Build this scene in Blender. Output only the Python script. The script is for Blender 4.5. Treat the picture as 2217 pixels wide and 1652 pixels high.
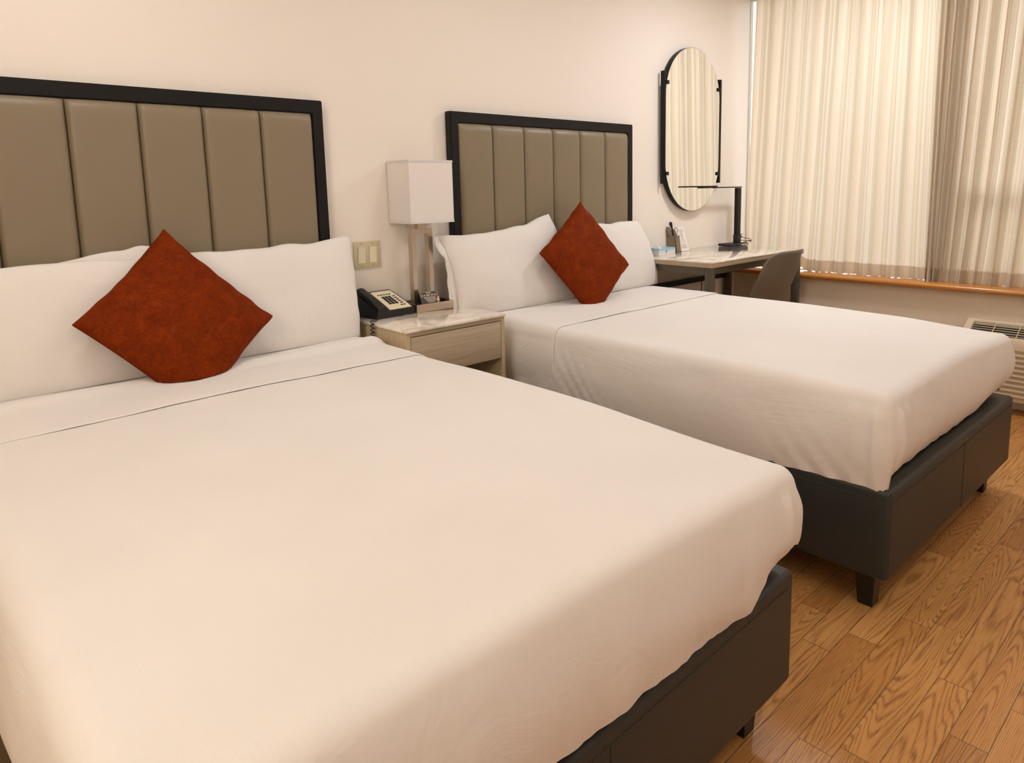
import bpy, bmesh, math, random
from mathutils import Vector, Matrix, noise
S = bpy.context.scene
for o in list(bpy.data.objects): bpy.data.objects.remove(o)
PI = math.pi
# ------------------------------------------------------------------ camera, world, lights, exposure
FPX, PPX, PPY = 1520.5, 1200.0, 626.07
cd = bpy.data.cameras.new('camera'); cam = bpy.data.objects.new('camera', cd); S.collection.objects.link(cam)
yaw, pitch, roll = map(math.radians, (-44.2549, -8.3131, -0.947))
fw = Vector((-math.sin(yaw)*math.cos(pitch), math.cos(yaw)*math.cos(pitch), math.sin(pitch)))
rt = Vector((math.cos(yaw), math.sin(yaw), 0)); up = rt.cross(fw)
r2 = rt*math.cos(roll)+up*math.sin(roll); u2 = -rt*math.sin(roll)+up*math.cos(roll)
cam.matrix_world = Matrix(((r2.x, u2.x, -fw.x, -1.9037), (r2.y, u2.y, -fw.y, -2.5974), (r2.z, u2.z, -fw.z, 1.2334), (0, 0, 0, 1)))
cd.sensor_width = 36; cd.sensor_fit = 'HORIZONTAL'; cd.lens = 36*FPX/2217
cd.shift_x = (1108.5-PPX)/2217; cd.shift_y = (PPY-826)/2217; cd.clip_start = .02
S.camera = cam
S.view_settings.view_transform = 'Standard'; S.view_settings.look = 'None'
S.view_settings.gamma = 1; S.view_settings.use_curve_mapping = False
S.view_settings.exposure = 0.0
world = bpy.data.worlds.new('daylight'); S.world = world; world.use_nodes = True
bg = world.node_tree.nodes['Background']; bg.inputs[0].default_value = (1.0, .985, .955, 1); bg.inputs[1].default_value = 3.15
def area(name, loc, size, power, col, target=None, shape='DISK', spread=PI):
    l = bpy.data.lights.new(name, 'AREA'); l.shape = shape; l.size = size; l.energy = power; l.color = col; l.spread = spread
    o = bpy.data.objects.new(name, l); S.collection.objects.link(o); o.location = loc
    if target: o.rotation_euler = (Vector(target)-Vector(loc)).to_track_quat('-Z', 'Y').to_euler()
    return o
WARM = (.95, .97, 1.03)
LIGHTS = [((-1.5, -.85, 2.56), .35, 6.2), ((1.7, -1.0, 2.56), .3, 17.5), ((-1.0, -3.0, 2.56), .5, 5), ((1.3, -2.9, 2.56), .5, 5), ((.1, -1.0, 2.56), .35, 5)]
for i, (p, s, e) in enumerate(LIGHTS): area('ceiling_lamp_light', (p[0], p[1], p[2]-.05), s, e, WARM)
for p, e, lc in (((-1.9, -4.0, 1.9), 6, WARM), ((1.3, -3.9, 1.9), 4, WARM), ((-3.0, -2.1, 1.9), 31, (1, .90, .76))):      # added fill points without fixtures, lifting the walls and bed sides
    l = bpy.data.lights.new('fill_light', 'POINT'); l.energy = e; l.color = lc; l.shadow_soft_size = .2
    o = bpy.data.objects.new('fill_light', l); S.collection.objects.link(o); o.location = p
sun = bpy.data.lights.new('sun', 'SUN'); sun.energy = 5; sun.angle = .01; sun.color = (1, .93, .82)
so = bpy.data.objects.new('sun', sun); S.collection.objects.link(so)
so.rotation_euler = Vector((-.62, .45, -.75)).to_track_quat('-Z', 'Y').to_euler()

# ------------------------------------------------------------------ node helper
class N:
    def __init__(s, name):
        s.m = bpy.data.materials.new(name); s.m.use_nodes = True; s.t = s.m.node_tree
        s.p = s.t.nodes['Principled BSDF']; s.out = s.t.nodes['Material Output']
    def n(s, typ, **k):
        nd = s.t.nodes.new(typ)
        for a, b in k.items():
            if a[0] == '_': setattr(nd, a[1:], b)
            else:
                key = int(a[1:]) if a[0] == 'i' and a[1:].isdigit() else a.replace('_', ' ')
                s.set(nd.inputs[key], b)
        return nd
    def set(s, inp, v):
        if isinstance(v, bpy.types.NodeSocket): s.t.links.new(v, inp)
        elif isinstance(v, bpy.types.Node): s.t.links.new(v.outputs[0], inp)
        else: inp.default_value = v
    def math(s, op, a, b=0.0, c=0.0, clamp=False):
        nd = s.t.nodes.new('ShaderNodeMath'); nd.operation = op; nd.use_clamp = clamp
        s.set(nd.inputs[0], a); s.set(nd.inputs[1], b); s.set(nd.inputs[2], c); return nd.outputs[0]
    def mix(s, f, a, b, blend='MIX'):
        nd = s.t.nodes.new('ShaderNodeMix'); nd.data_type = 'RGBA'; nd.blend_type = blend
        s.set(nd.inputs[0], f); s.set(nd.inputs[6], a); s.set(nd.inputs[7], b); return nd.outputs[2]
    def ramp(s, f, stops, interp='LINEAR'):
        nd = s.t.nodes.new('ShaderNodeValToRGB'); s.set(nd.inputs[0], f); cr = nd.color_ramp; cr.interpolation = interp
        while len(cr.elements) < len(stops): cr.elements.new(.5)
        for e, (p, c) in zip(cr.elements, stops): e.position = p; e.color = tuple(c)+((1,) if len(c) == 3 else ())
        return nd.outputs[0]
    def noise(s, vec, scale, detail=4, rough=.5, out=0, dist=0):
        nd = s.n('ShaderNodeTexNoise', Scale=scale, Detail=detail, Roughness=rough, Distortion=dist)
        if vec is not None: s.set(nd.inputs['Vector'], vec)
        return nd.outputs[out]
    def scl(s, vec, v):
        nd = s.t.nodes.new('ShaderNodeMapping'); s.set(nd.inputs[0], vec); nd.inputs['Scale'].default_value = v; return nd.outputs[0]
    def bump(s, h, strength=.2, dist=.01):
        nd = s.n('ShaderNodeBump', Strength=strength, Distance=dist, Height=h); s.set(s.p.inputs['Normal'], nd.outputs[0]); return nd.outputs[0]
    def obj(s): return s.t.nodes.new('ShaderNodeTexCoord').outputs['Object']
def srgb(r, g, b):
    f = lambda c: (c/255/12.92) if c/255 <= .04045 else ((c/255+.055)/1.055)**2.4
    return (f(r), f(g), f(b), 1)
def simple(name, col, rough=.5, metal=0, bump=None, var=0, spec=.5, coat=0, sheen=0):
    a = N(name); p = a.p; p.inputs['Roughness'].default_value = rough; p.inputs['Metallic'].default_value = metal
    p.inputs['Specular IOR Level'].default_value = spec; p.inputs['Coat Weight'].default_value = coat; p.inputs['Sheen Weight'].default_value = sheen
    o = a.obj(); c = col
    nz = a.noise(o, 6, 3)
    f = a.math('MULTIPLY_ADD', nz, var, 1-var*.5)
    a.set(p.inputs['Base Color'], a.mix(1.0, c, a.n('ShaderNodeCombineColor', i0=f, i1=f, i2=f), 'MULTIPLY'))
    if bump: a.bump(a.noise(o, bump[0], 3), bump[1], bump[2])
    return a.m
# ------------------------------------------------------------------ materials
M = {}
M['wall'] = simple('painted_wall', srgb(240, 231, 220), .65, bump=(90, .12, .002), var=.02)
M['ceiling'] = simple('ceiling_paint', srgb(240, 234, 222), .8, var=.02)
M['lower_wall'] = simple('lower_wall_paint', srgb(222, 208, 186), .5, bump=(80, .1, .002), var=.02)
M['black_wood'] = simple('black_stained_frame', srgb(22, 20, 18), .5, bump=(60, .1, .001), var=.2, spec=.25)
M['leatherette'] = simple('taupe_leatherette', srgb(133, 119, 96), .42, bump=(700, .25, .0006), var=.05)
M['base_leather'] = simple('dark_grey_leatherette', srgb(50, 51, 48), .45, spec=.35, bump=(600, .25, .0006), var=.06)
M['stitch'] = simple('grey_stitching', srgb(66, 62, 54), .7)
M['leg_black'] = simple('black_leg_paint', srgb(20, 18, 17), .4)
M['black_plastic'] = simple('black_plastic', srgb(20, 19, 19), .38, bump=(500, .1, .0005))
M['dark_metal'] = simple('dark_bronze_metal', srgb(92, 84, 72), .42, .5)
M['black_metal'] = simple('black_metal', srgb(13, 12, 12), .45, .1, spec=.3)
M['steel'] = simple('brushed_nickel', srgb(200, 188, 170), .30, 1.0, bump=(400, .05, .0005))
M['shade'] = None
M['cream_plastic'] = simple('cream_plastic', srgb(226, 214, 182), .4)
M['plate'] = simple('almond_switch_plate', srgb(206, 196, 160), .4)
M['rocker'] = simple('ivory_rocker', srgb(236, 226, 198), .35)
M['white_card'] = simple('white_card', srgb(240, 230, 222), .6)
M['print_grey'] = simple('grey_print', srgb(150, 134, 124), .7)
M['print_red'] = simple('red_print', srgb(176, 70, 50), .7)
M['card_dark'] = simple('charcoal_card', srgb(56, 50, 46), .5)
M['print_light'] = simple('light_print', srgb(222, 206, 180), .6)
M['flame'] = simple('peach_print', srgb(232, 170, 136), .6)
M['chrome'] = simple('chrome', (.8, .78, .74, 1), .12, 1)
M['mirror'] = simple('mirror_glass', (.93, .93, .91, 1), .0, 1)
M['chair'] = simple('taupe_shell_plastic', srgb(112, 101, 86), .5, bump=(300, .1, .0005))
M['organizer'] = simple('taupe_faux_leather', srgb(128, 112, 90), .5, bump=(400, .2, .0006))
M['ac'] = simple('beige_ac_plastic', srgb(214, 196, 168), .42)
M['ac_gap_shade'] = simple('painted_gap_shade', srgb(30, 24, 20), .7)  # dark colour stands in for shade inside the grille and louvre gaps
M['frame_white'] = simple('white_window_frame', srgb(225, 222, 214), .5)
M['tissue'] = simple('white_tissue', srgb(245, 240, 235), .8)
def lampshade():
    a = N('white_linen_shade'); p = a.p; o = a.obj()
    a.set(p.inputs['Base Color'], srgb(252, 248, 244)); p.inputs['Roughness'].default_value = .9
    a.bump(a.noise(a.scl(o, (1, 1, 4)), 500, 2), .15, .0005)
    tr = a.n('ShaderNodeBsdfTranslucent', Color=srgb(246, 236, 226)); mx = a.n('ShaderNodeMixShader', i0=.3, i1=p.outputs[0], i2=tr.outputs[0])
    a.set(a.out.inputs[0], mx.outputs[0]); return a.m
M['shade'] = lampshade()
def linen():
    a = N('white_cotton'); p = a.p; o = a.obj()
    nz = a.noise(o, 2.2, 2)
    a.set(p.inputs['Base Color'], a.ramp(nz, [(.3, srgb(226, 220, 213)), (.7, srgb(232, 226, 220))]))
    p.inputs['Roughness'].default_value = .75; p.inputs['Sheen Weight'].default_value = .15
    w1 = a.noise(a.scl(o, (1, .35, 1)), 7, 5, .6, dist=1.2); w2 = a.noise(a.scl(o, (.3, 1, 1)), 900, 1)
    h = a.math('ADD', a.math('MULTIPLY', w1, 1.0), a.math('MULTIPLY', w2, .02))
    a.bump(h, .3, .012); return a.m
M['cotton'] = linen()
def velvet():
    a = N('rust_velvet'); p = a.p; o = a.obj()
    n1 = a.noise(o, 24, 6, .65, dist=.1); n2 = a.noise(o, 120, 3, .6)
    f = a.math('ADD', a.math('MULTIPLY', n1, .55), a.math('MULTIPLY', n2, .45))
    a.set(p.inputs['Base Color'], a.ramp(f, [(.32, srgb(94, 30, 1)), (.5, srgb(112, 39, 2)), (.68, srgb(132, 50, 4))]))
    p.inputs['Roughness'].default_value = .75; p.inputs['Specular IOR Level'].default_value = .08
    p.inputs['Sheen Weight'].default_value = .28; p.inputs['Sheen Roughness'].default_value = .3; p.inputs['Sheen Tint'].default_value = srgb(225, 95, 20)
    a.bump(f, .12, .004); return a.m
M['velvet'] = velvet()
def floor_mat():
    a = N('oak_strip_floor'); p = a.p; o = a.obj()
    sx = a.n('ShaderNodeSeparateXYZ', i0=o); X, Y = sx.outputs[0], sx.outputs[1]
    W_ = .0785; L_ = .62
    yv = a.math('DIVIDE', a.math('ADD', Y, 2.18), W_); row = a.math('FLOOR', yv); fy = a.math('FRACT', yv)
    wn = a.n('ShaderNodeTexWhiteNoise', _noise_dimensions='1D', W=row)
    xv = a.math('ADD', a.math('DIVIDE', X, L_), a.math('MULTIPLY', wn.outputs[0], 7.3)); pid = a.math('FLOOR', xv); fx = a.math('FRACT', xv)
    cid = a.n('ShaderNodeCombineXYZ', i0=row, i1=pid)
    w2 = a.n('ShaderNodeTexWhiteNoise', _noise_dimensions='2D', Vector=cid)
    rnd = w2.outputs[0]; rc = a.n('ShaderNodeSeparateColor', i0=w2.outputs[1])
    off = a.math('MULTIPLY', rnd, 37.0); off2 = a.math('MULTIPLY', rc.outputs[1], 19.0)
    v = a.n('ShaderNodeCombineXYZ', i0=a.math('ADD', a.math('MULTIPLY', X, .75), off), i1=a.math('ADD', a.math('MULTIPLY', Y, 8.5), off2), i2=off)
    big = a.noise(v, 1.2, 1.5, .4, dist=.12)
    rings = a.math('SINE', a.math('MULTIPLY', big, a.math('MULTIPLY_ADD', rc.outputs[2], 220.0, 170.0)))
    rings = a.math('POWER', a.math('MULTIPLY_ADD', rings, .5, .5), 3.0)
    v2 = a.n('ShaderNodeCombineXYZ', i0=a.math('ADD', a.math('MULTIPLY', X, 12.0), off), i1=a.math('MULTIPLY', Y, 260.0), i2=off)
    fine = a.noise(v2, 1.0, 3, .6)
    g = a.math('MULTIPLY', rings, a.math('MULTIPLY_ADD', fine, 1.6, -.25), clamp=True)
    base = a.ramp(rnd, [(0, srgb(188, 132, 70)), (.5, srgb(206, 150, 84)), (1, srgb(218, 163, 97))])
    dark = a.mix(1.0, base, srgb(150, 108, 76), 'MULTIPLY')
    c = a.mix(a.math('MULTIPLY', g, .95), base, dark)
    c = a.mix(a.math('MULTIPLY', a.math('GREATER_THAN', fine, .58), .28), c, dark)
    c = a.mix(a.math('MULTIPLY', a.noise(a.scl(o, (2, 6, 1)), 3, 3), .35), c, srgb(158, 100, 46))
    ey = a.math('MINIMUM', fy, a.math('SUBTRACT', 1.0, fy)); ex = a.math('MULTIPLY', a.math('MINIMUM', fx, a.math('SUBTRACT', 1.0, fx)), L_/W_)
    e = a.math('LESS_THAN', a.math('MINIMUM', ey, ex), .012)
    c = a.mix(a.math('MULTIPLY', e, .75), c, srgb(60, 34, 16))
    a.set(p.inputs['Base Color'], c)
    a.set(p.inputs['Roughness'], a.math('MULTIPLY_ADD', g, .12, .42))
    a.bump(a.math('SUBTRACT', a.math('MULTIPLY', g, -.25), e), .25, .0015); return a.m
M['floor'] = floor_mat()
def wood(name, c1, c2, axis=0, rough=.45, scale=1):
    a = N(name); p = a.p; o = a.obj(); sc = [9, 90, 90]; sc = [1.6*scale if i == axis else 55*scale for i in range(3)]
    n1 = a.noise(a.scl(o, sc), 1, 5, .6, dist=.8); n2 = a.noise(a.scl(o, [s*6 for s in sc]), 1, 2)
    f = a.math('ADD', a.math('MULTIPLY', n1, .7), a.math('MULTIPLY', n2, .3))
    a.set(p.inputs['Base Color'], a.ramp(f, [(.35, c1), (.62, c2)])); p.inputs['Roughness'].default_value = rough
    a.bump(f, .15, .002); return a.m
M['taupe_wood'] = wood('taupe_ash_veneer', srgb(164, 148, 124), srgb(186, 170, 145), 0)
M['taupe_side'] = wood('taupe_ash_side', srgb(176, 156, 120), srgb(192, 172, 138), 2)
M['desk_edge'] = wood('taupe_desk_edge', srgb(156, 136, 108), srgb(180, 158, 128), 0)
M['sill'] = wood('varnished_oak_sill', srgb(168, 104, 42), srgb(210, 146, 76), 1, .18, .7)
def marble():
    a = N('cream_marble'); p = a.p; o = a.obj()
    d = a.noise(o, 5, 4, .6, out=1); v = a.n('ShaderNodeMix', _data_type='VECTOR'); a.set(v.inputs[0], .35); a.set(v.inputs[4], o); a.set(v.inputs[5], d)
    w = a.noise(v.outputs[1], 3.5, 5, .6)
    vein = a.math('SUBTRACT', 1.0, a.math('MULTIPLY', a.math('ABSOLUTE', a.math('SUBTRACT', w, .5)), 16.0), clamp=True)
    cl = a.noise(o, 4, 3)
    c = a.mix(a.math('MULTIPLY', cl, .3), srgb(244, 235, 222), srgb(234, 221, 203))
    c = a.mix(a.math('MULTIPLY', vein, .42), c, srgb(160, 134, 104))
    a.set(p.inputs['Base Color'], c); p.inputs['Roughness'].default_value = .07; p.inputs['Coat Weight'].default_value = 1.0; p.inputs['Coat Roughness'].default_value = .03
    p.inputs['Specular IOR Level'].default_value = .9
    return a.m
M['marble'] = marble()
def curtain_mat(name, transl=.5):
    a = N(name); p = a.p
    uv = a.n('ShaderNodeUVMap'); uv.uv_map = 'UVMap'
    sx = a.n('ShaderNodeSeparateXYZ', i0=uv.outputs[0]); U = sx.outputs[0]
    f = a.math('FRACT', a.math('DIVIDE', U, .215))
    cream, sand, grey, tan, pale, peach = srgb(236, 226, 211), srgb(226, 212, 189), srgb(206, 196, 176), srgb(202, 180, 146), srgb(246, 241, 232), srgb(236, 217, 194)
    st = [(0, cream), (.07, cream), (.085, tan), (.10, pale), (.13, pale), (.14, sand), (.25, grey), (.34, grey), (.35, pale), (.37, tan), (.385, peach), (.47, peach), (.48, cream), (.60, cream), (.61, tan), (.622, cream), (.64, tan), (.652, sand), (.72, sand), (.74, grey), (.80, sand), (.81, pale), (.84, pale), (.85, peach), (.93, cream), (.95, tan), (.965, cream)]
    c = a.ramp(f, st)
    c = a.mix(.22, c, srgb(232, 218, 196))
    f2 = a.math('FRACT', a.math('DIVIDE', U, .0112)); thin = a.math('MULTIPLY', a.math('LESS_THAN', f2, .14), a.math('GREATER_THAN', a.noise(a.n('ShaderNodeCombineXYZ', i0=U), 14, 1), .5))
    c = a.mix(a.math('MULTIPLY', thin, .35), c, srgb(170, 138, 92))
    zz = a.n('ShaderNodeCombineXYZ', i0=a.math('MULTIPLY', U, 300.0), i1=a.math('MULTIPLY', sx.outputs[1], 60.0))
    wv = a.noise(zz, 1, 2)
    c = a.mix(a.math('MULTIPLY', wv, .22), c, srgb(150, 124, 84))
    a.set(p.inputs['Base Color'], c); p.inputs['Roughness'].default_value = .38; p.inputs['Specular IOR Level'].default_value = .4; p.inputs['Sheen Weight'].default_value = .2
    a.bump(wv, .15, .001)
    tr = a.n('ShaderNodeBsdfTranslucent', Color=c); mx = a.n('ShaderNodeMixShader', i0=transl, i1=p.outputs[0], i2=tr.outputs[0])
    a.set(a.out.inputs[0], mx.outputs[0]); return a.m
M['curtain'] = curtain_mat('striped_satin_curtain', .42)
def glass():
    a = N('window_glass'); a.t.nodes.remove(a.p)
    t = a.n('ShaderNodeBsdfTransparent'); g = a.n('ShaderNodeBsdfGlossy', Roughness=.02); fr = a.n('ShaderNodeFresnel', IOR=1.45)
    mx = a.n('ShaderNodeMixShader', i0=fr.outputs[0], i1=t.outputs[0], i2=g.outputs[0]); a.set(a.out.inputs[0], mx.outputs[0]); return a.m
M['glass'] = glass()
def dimmer():  # diffusing material for the added pane that dims the curtain backlight
    a = N('backlight_dimmer'); a.p.inputs['Base Color'].default_value = (.8, .8, .78, 1); a.p.inputs['Roughness'].default_value = .4
    t = a.n('ShaderNodeBsdfTranslucent', Color=(.97, .96, .93, 1)); mx = a.n('ShaderNodeMixShader', i0=.93, i1=a.p.outputs[0], i2=t.outputs[0]); a.set(a.out.inputs[0], mx.outputs[0]); return a.m
M['dimmer'] = dimmer()
def emit(name, c, s):
    a = N(name); a.p.inputs['Emission Color'].default_value = c; a.p.inputs['Emission Strength'].default_value = s; return a.m
M['diffuser'] = emit('lit_diffuser', (1, .85, .65, 1), 4)
def tissuebox():
    a = N('blue_printed_box'); o = a.obj(); sz = a.n('ShaderNodeSeparateXYZ', i0=o)
    f = a.math('DIVIDE', sz.outputs[2], .045)
    a.set(a.p.inputs['Base Color'], a.ramp(f, [(.1, srgb(240, 230, 222)), (.45, srgb(214, 220, 222)), (1, srgb(120, 176, 205))])); a.p.inputs['Roughness'].default_value = .5
    return a.m
M['box_blue'] = tissuebox()

# ------------------------------------------------------------------ geometry helpers
LOC = {}
def setp(o, label=None, cat=None, group=None, kind=None):
    if label: o['label'] = label
    if cat: o['category'] = cat
    if group: o['group'] = group
    if kind: o['kind'] = kind
    return o
def thing(name, loc, label, cat, group=None):
    o = bpy.data.objects.new(name, None); o.empty_display_size = .05; S.collection.objects.link(o); o.location = loc; LOC[o.name] = Vector(loc)
    return setp(o, label, cat, group)
def obj(name, bm, mat, parent=None, smooth=False, label=None, origin=None, auto=None):
    bmesh.ops.recalc_face_normals(bm, faces=bm.faces[:])
    base = LOC[parent.name] if parent else Vector((0, 0, 0))
    if parent is None:
        if origin is None:
            zs = [v.co.z for v in bm.verts]; cx = sum((v.co for v in bm.verts), Vector())/len(bm.verts); origin = Vector((cx.x, cx.y, min(zs)))
        base = Vector(origin)
    for v in bm.verts: v.co -= base
    me = bpy.data.meshes.new(name); bm.to_mesh(me); bm.free()
    me.materials.append(M[mat] if isinstance(mat, str) else mat)
    if smooth or auto:
        for p in me.polygons: p.use_smooth = True
        if auto: me.set_sharp_from_angle(angle=math.radians(auto))
    o = bpy.data.objects.new(name, me); S.collection.objects.link(o)
    if parent: o.parent = parent; LOC[o.name] = base
    else: o.location = base; LOC[o.name] = base
    if label: o['label'] = label
    return o
def nb(): return bmesh.new()
def box(bm, x0, x1, y0, y1, z0, z1, bev=0, seg=2, rot=None, piv=None):
    r = bmesh.ops.create_cube(bm, size=1); vs = r['verts']
    for v in vs: v.co = Vector(((x0+x1)/2+v.co.x*(x1-x0), (y0+y1)/2+v.co.y*(y1-y0), (z0+z1)/2+v.co.z*(z1-z0)))
    if bev:
        es = list({e for v in vs for e in v.link_edges}); rr = bmesh.ops.bevel(bm, geom=es, offset=bev, segments=seg, affect='EDGES', profile=.5)
        vs = list({v for f in rr['faces'] for v in f.verts} | {v for v in vs if v.is_valid})
    if rot is not None:
        p = Vector(piv) if piv else Vector(((x0+x1)/2, (y0+y1)/2, (z0+z1)/2))
        allv = set(vs)
        for v in list(allv):
            for e in v.link_edges: allv |= set(e.verts)
        for v in allv: v.co = rot @ (v.co-p)+p
    return bm
def boxobj(name, mat, parent, *a, **k):
    kw = {q: k.pop(q) for q in ('label', 'auto') if q in k}
    return obj(name, box(nb(), *a, **k), mat, parent, **({'auto': 35, **kw} if k.get('bev') else kw))
def tube(bm, pts, r, n=8, cap=True):
    pts = [Vector(p) for p in pts]; rings = []; prev = None
    for i, p in enumerate(pts):
        t = (pts[min(i+1, len(pts)-1)]-pts[max(i-1, 0)]).normalized()
        if prev is None: a = t.orthogonal().normalized()
        else: a = (prev-t*prev.dot(t)).normalized()
        prev = a; b = t.cross(a); rr = r[i] if isinstance(r, (list, tuple)) else r
        rings.append([bm.verts.new(p+(a*math.cos(2*PI*k/n)+b*math.sin(2*PI*k/n))*rr) for k in range(n)])
    for i in range(len(rings)-1):
        for k in range(n): bm.faces.new((rings[i][k], rings[i][(k+1) % n], rings[i+1][(k+1) % n], rings[i+1][k]))
    if cap: bm.faces.new(rings[0][::-1]); bm.faces.new(rings[-1])
    return bm
def prism(bm, pts, axis, a, b):
    """extrude a closed 2-D outline along axis (0,1,2) from a to b"""
    def mk(p, t):
        l = list(p); l.insert(axis, t); return bm.verts.new(l)
    A = [mk(p, a) for p in pts]; B = [mk(p, b) for p in pts]; n = len(pts)
    bm.faces.new(A); bm.faces.new(B[::-1])
    for i in range(n): bm.faces.new((A[i], B[i], B[(i+1) % n], A[(i+1) % n]))
    return bm
def ringframe(bm, outer, inner, axis, a, b):
    n = len(outer)
    def mk(p, t):
        l = list(p); l.insert(axis, t); return bm.verts.new(l)
    V = [[mk(p, t) for p in q] for q in (outer, inner) for t in (a, b)]
    oa, ob, ia, ib = V
    for i in range(n):
        j = (i+1) % n
        for q in ((oa[i], oa[j], ia[j], ia[i]), (ob[i], ib[i], ib[j], ob[j]), (oa[i], ob[i], ob[j], oa[j]), (ia[i], ia[j], ib[j], ib[i])): bm.faces.new(q)
    return bm
def grid(bm, fn, nu, nv, closed_u=False):
    V = [[bm.verts.new(fn(i/nu, j/nv)) for i in range(nu+(0 if closed_u else 1))] for j in range(nv+1)]
    for j in range(nv):
        for i in range(nu):
            k = (i+1) % nu if closed_u else i+1
            bm.faces.new((V[j][i], V[j][k], V[j+1][k], V[j+1][i]))
    return V
def nz(x, y=0, z=0): return noise.noise(Vector((x, y, z)))
def fbm(x, y, z, o=3):
    s = 0; a = 1
    for i in range(o): s += a*nz(x*2**i, y*2**i, z*2**i+i*7); a *= .5
    return s

# ------------------------------------------------------------------ room shell
WY = .0402            # headboard wall plane
GX = 2.585            # window plane
XL, YB, ZC = -3.3, -4.3, 2.6
def struct(name, bm, mat): o = obj(name, bm, mat); o['kind'] = 'structure'; return o
struct('floor', box(nb(), XL, GX+.25, YB, WY, -.05, 0), 'floor')
struct('ceiling', box(nb(), XL, GX+.25, YB, WY, ZC, ZC+.05), 'ceiling')
struct('wall_back', box(nb(), XL, GX+.25, WY, WY+.12, -.05, ZC+.05), 'wall')
struct('wall_left', box(nb(), XL-.1, XL, YB, WY, -.05, ZC+.05), 'wall')
struct('wall_front', box(nb(), XL, GX+.25, YB-.1, YB, -.05, ZC+.05), 'wall')
struct('wall_right', box(nb(), 2.44, GX+.12, YB, WY, 0, .618), 'lower_wall')
b = nb(); box(b, GX-.01, GX+.12, YB, -2.62, .618, ZC); box(b, GX-.01, GX+.12, YB, WY, 2.5, ZC); struct('wall_right', b, 'wall')
# sill with rounded nose
b = nb(); zt = .652; zb = .6185
prof = [(GX+.05, zb), (GX+.05, zt), (2.40, zt)]+[(2.40-.0165*math.sin(a), (zt+zb+.002)/2+.0157*math.cos(a)) for a in [PI*k/8 for k in range(1, 8)]]+[(2.40, zb+.002), (2.44, zb)]
prism(b, [(p[0], p[1]) for p in prof], 1, YB, WY-.001)
o = obj('trim_1', b, 'sill', auto=30); o['kind'] = 'structure'
# windows : two wide openings separated by a mullion
def window(name, y0, y1):
    z0, z1 = zt, 2.5
    w = obj(name, ringframe(nb(), [(y0, z0), (y1, z0), (y1, z1), (y0, z1)], [(y0+.015, z0+.004), (y1-.004, z0+.004), (y1-.004, z1-.04), (y0+.015, z1-.04)], 0, GX, GX+.05), 'frame_white'); w['kind'] = 'structure'
    p = obj('window_pane', box(nb(), GX+.02, GX+.026, y0+.015, y1-.004, z0+.004, z1-.04), 'glass', w)
    return w
window('window_1', -1.22, WY-.0005); window('window_2', -2.62, -1.34)
struct('trim_2', box(nb(), GX-.015, GX+.06, -1.34, -1.22, zt, 2.5, bev=.004), 'frame_white')
struct('trim_3', box(nb(), GX-.004, GX+.06, -2.6, -1.345, 1.12, 1.16, bev=.004), 'frame_white')
struct('backlight_dimmer_pane', box(nb(), GX+.008, GX+.014, -2.60, -1.345, zt+.006, 1.119), 'dimmer')  # unseen pane added to soften daylight behind the lower curtain
struct('baseboard_right', box(nb(), 2.425, 2.44, YB, WY-.02, 0, .09, bev=.004), 'wall')
struct('baseboard_back', box(nb(), XL, 2.425, WY-.015, WY, 0, .09, bev=.004), 'wall')

# ceiling lamps (outside the frame, they light the room)
for i, (p, s, e) in enumerate(LIGHTS):
    t = thing('ceiling_light', (p[0], p[1], 2.545), ['round ceiling light above the near bed pillows side', 'round ceiling light above the far bed', 'round ceiling light behind the camera over the near bed foot', 'round ceiling light near the window side of the walkway', 'small round ceiling light between the two beds'][i], 'ceiling light')
    b = nb(); n = 40
    ringframe(b, [(p[0]+(s/2+.03)*math.cos(2*PI*k/n), p[1]+(s/2+.03)*math.sin(2*PI*k/n)) for k in range(n)], [(p[0]+(s/2)*math.cos(2*PI*k/n), p[1]+(s/2)*math.sin(2*PI*k/n)) for k in range(n)], 2, 2.545, 2.6)
    obj('rim', b, 'frame_white', t)
    b = nb(); prism(b, [(p[0]+(s/2-.001)*math.cos(2*PI*k/n), p[1]+(s/2-.001)*math.sin(2*PI*k/n)) for k in range(n)], 2, 2.565, 2.58); obj('diffuser', b, 'diffuser', t)

# ------------------------------------------------------------------ headboards
HZ = 1.573
def headboard(x0, x1, label):
    t = thing('headboard', ((x0+x1)/2, .02, .28), label, 'headboard', None)
    tx, tz = .0435, .0485; z0 = .30
    fr = ringframe(nb(), [(x0, z0), (x1, z0), (x1, HZ), (x0, HZ)], [(x0+tx, z0+.05), (x1-tx, z0+.05), (x1-tx, HZ-tz), (x0+tx, HZ-tz)], 1, 0, WY-.0006)
    bmesh.ops.bevel(fr, geom=[e for e in fr.edges], offset=.003, segments=2, affect='EDGES')
    obj('frame', fr, 'black_wood', t, auto=40)
    xa, xb = x0+tx+.001, x1-tx-.001; pw = (xb-xa)/6; za, zb_ = z0+.052, HZ-tz-.001
    for k in range(6):
        u0, u1 = xa+k*pw+.0003, xa+(k+1)*pw-.0003
        def f(u, v):
            # cosine spacing concentrates vertices at the rolled edges
            cu = -math.cos(PI*u); cv = -math.cos(PI*v)
            x = (u0+u1)/2+cu*(u1-u0)/2; z = (za+zb_)/2+cv*(zb_-za)/2
            ex = min(x-u0, u1-x)/.020; ez = min(z-za, zb_-z)/.035
            g = lambda t: math.sqrt(max(0, 1-(1-min(t, 1))**2))
            d = g(ex)*g(ez)
            y = .014-.024*d-.0035*(1-cu*cu)
            return (x, y+.0012*nz(x*14, z*9, k*3), z)
        b = nb(); grid(b, f, 28, 40); prismb = None
        obj('padded_channel', b, 'leatherette', t, smooth=True)
    return t
headboard(0, 1.27, 'black framed grey channel-tufted headboard behind the far bed by the desk')
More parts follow.
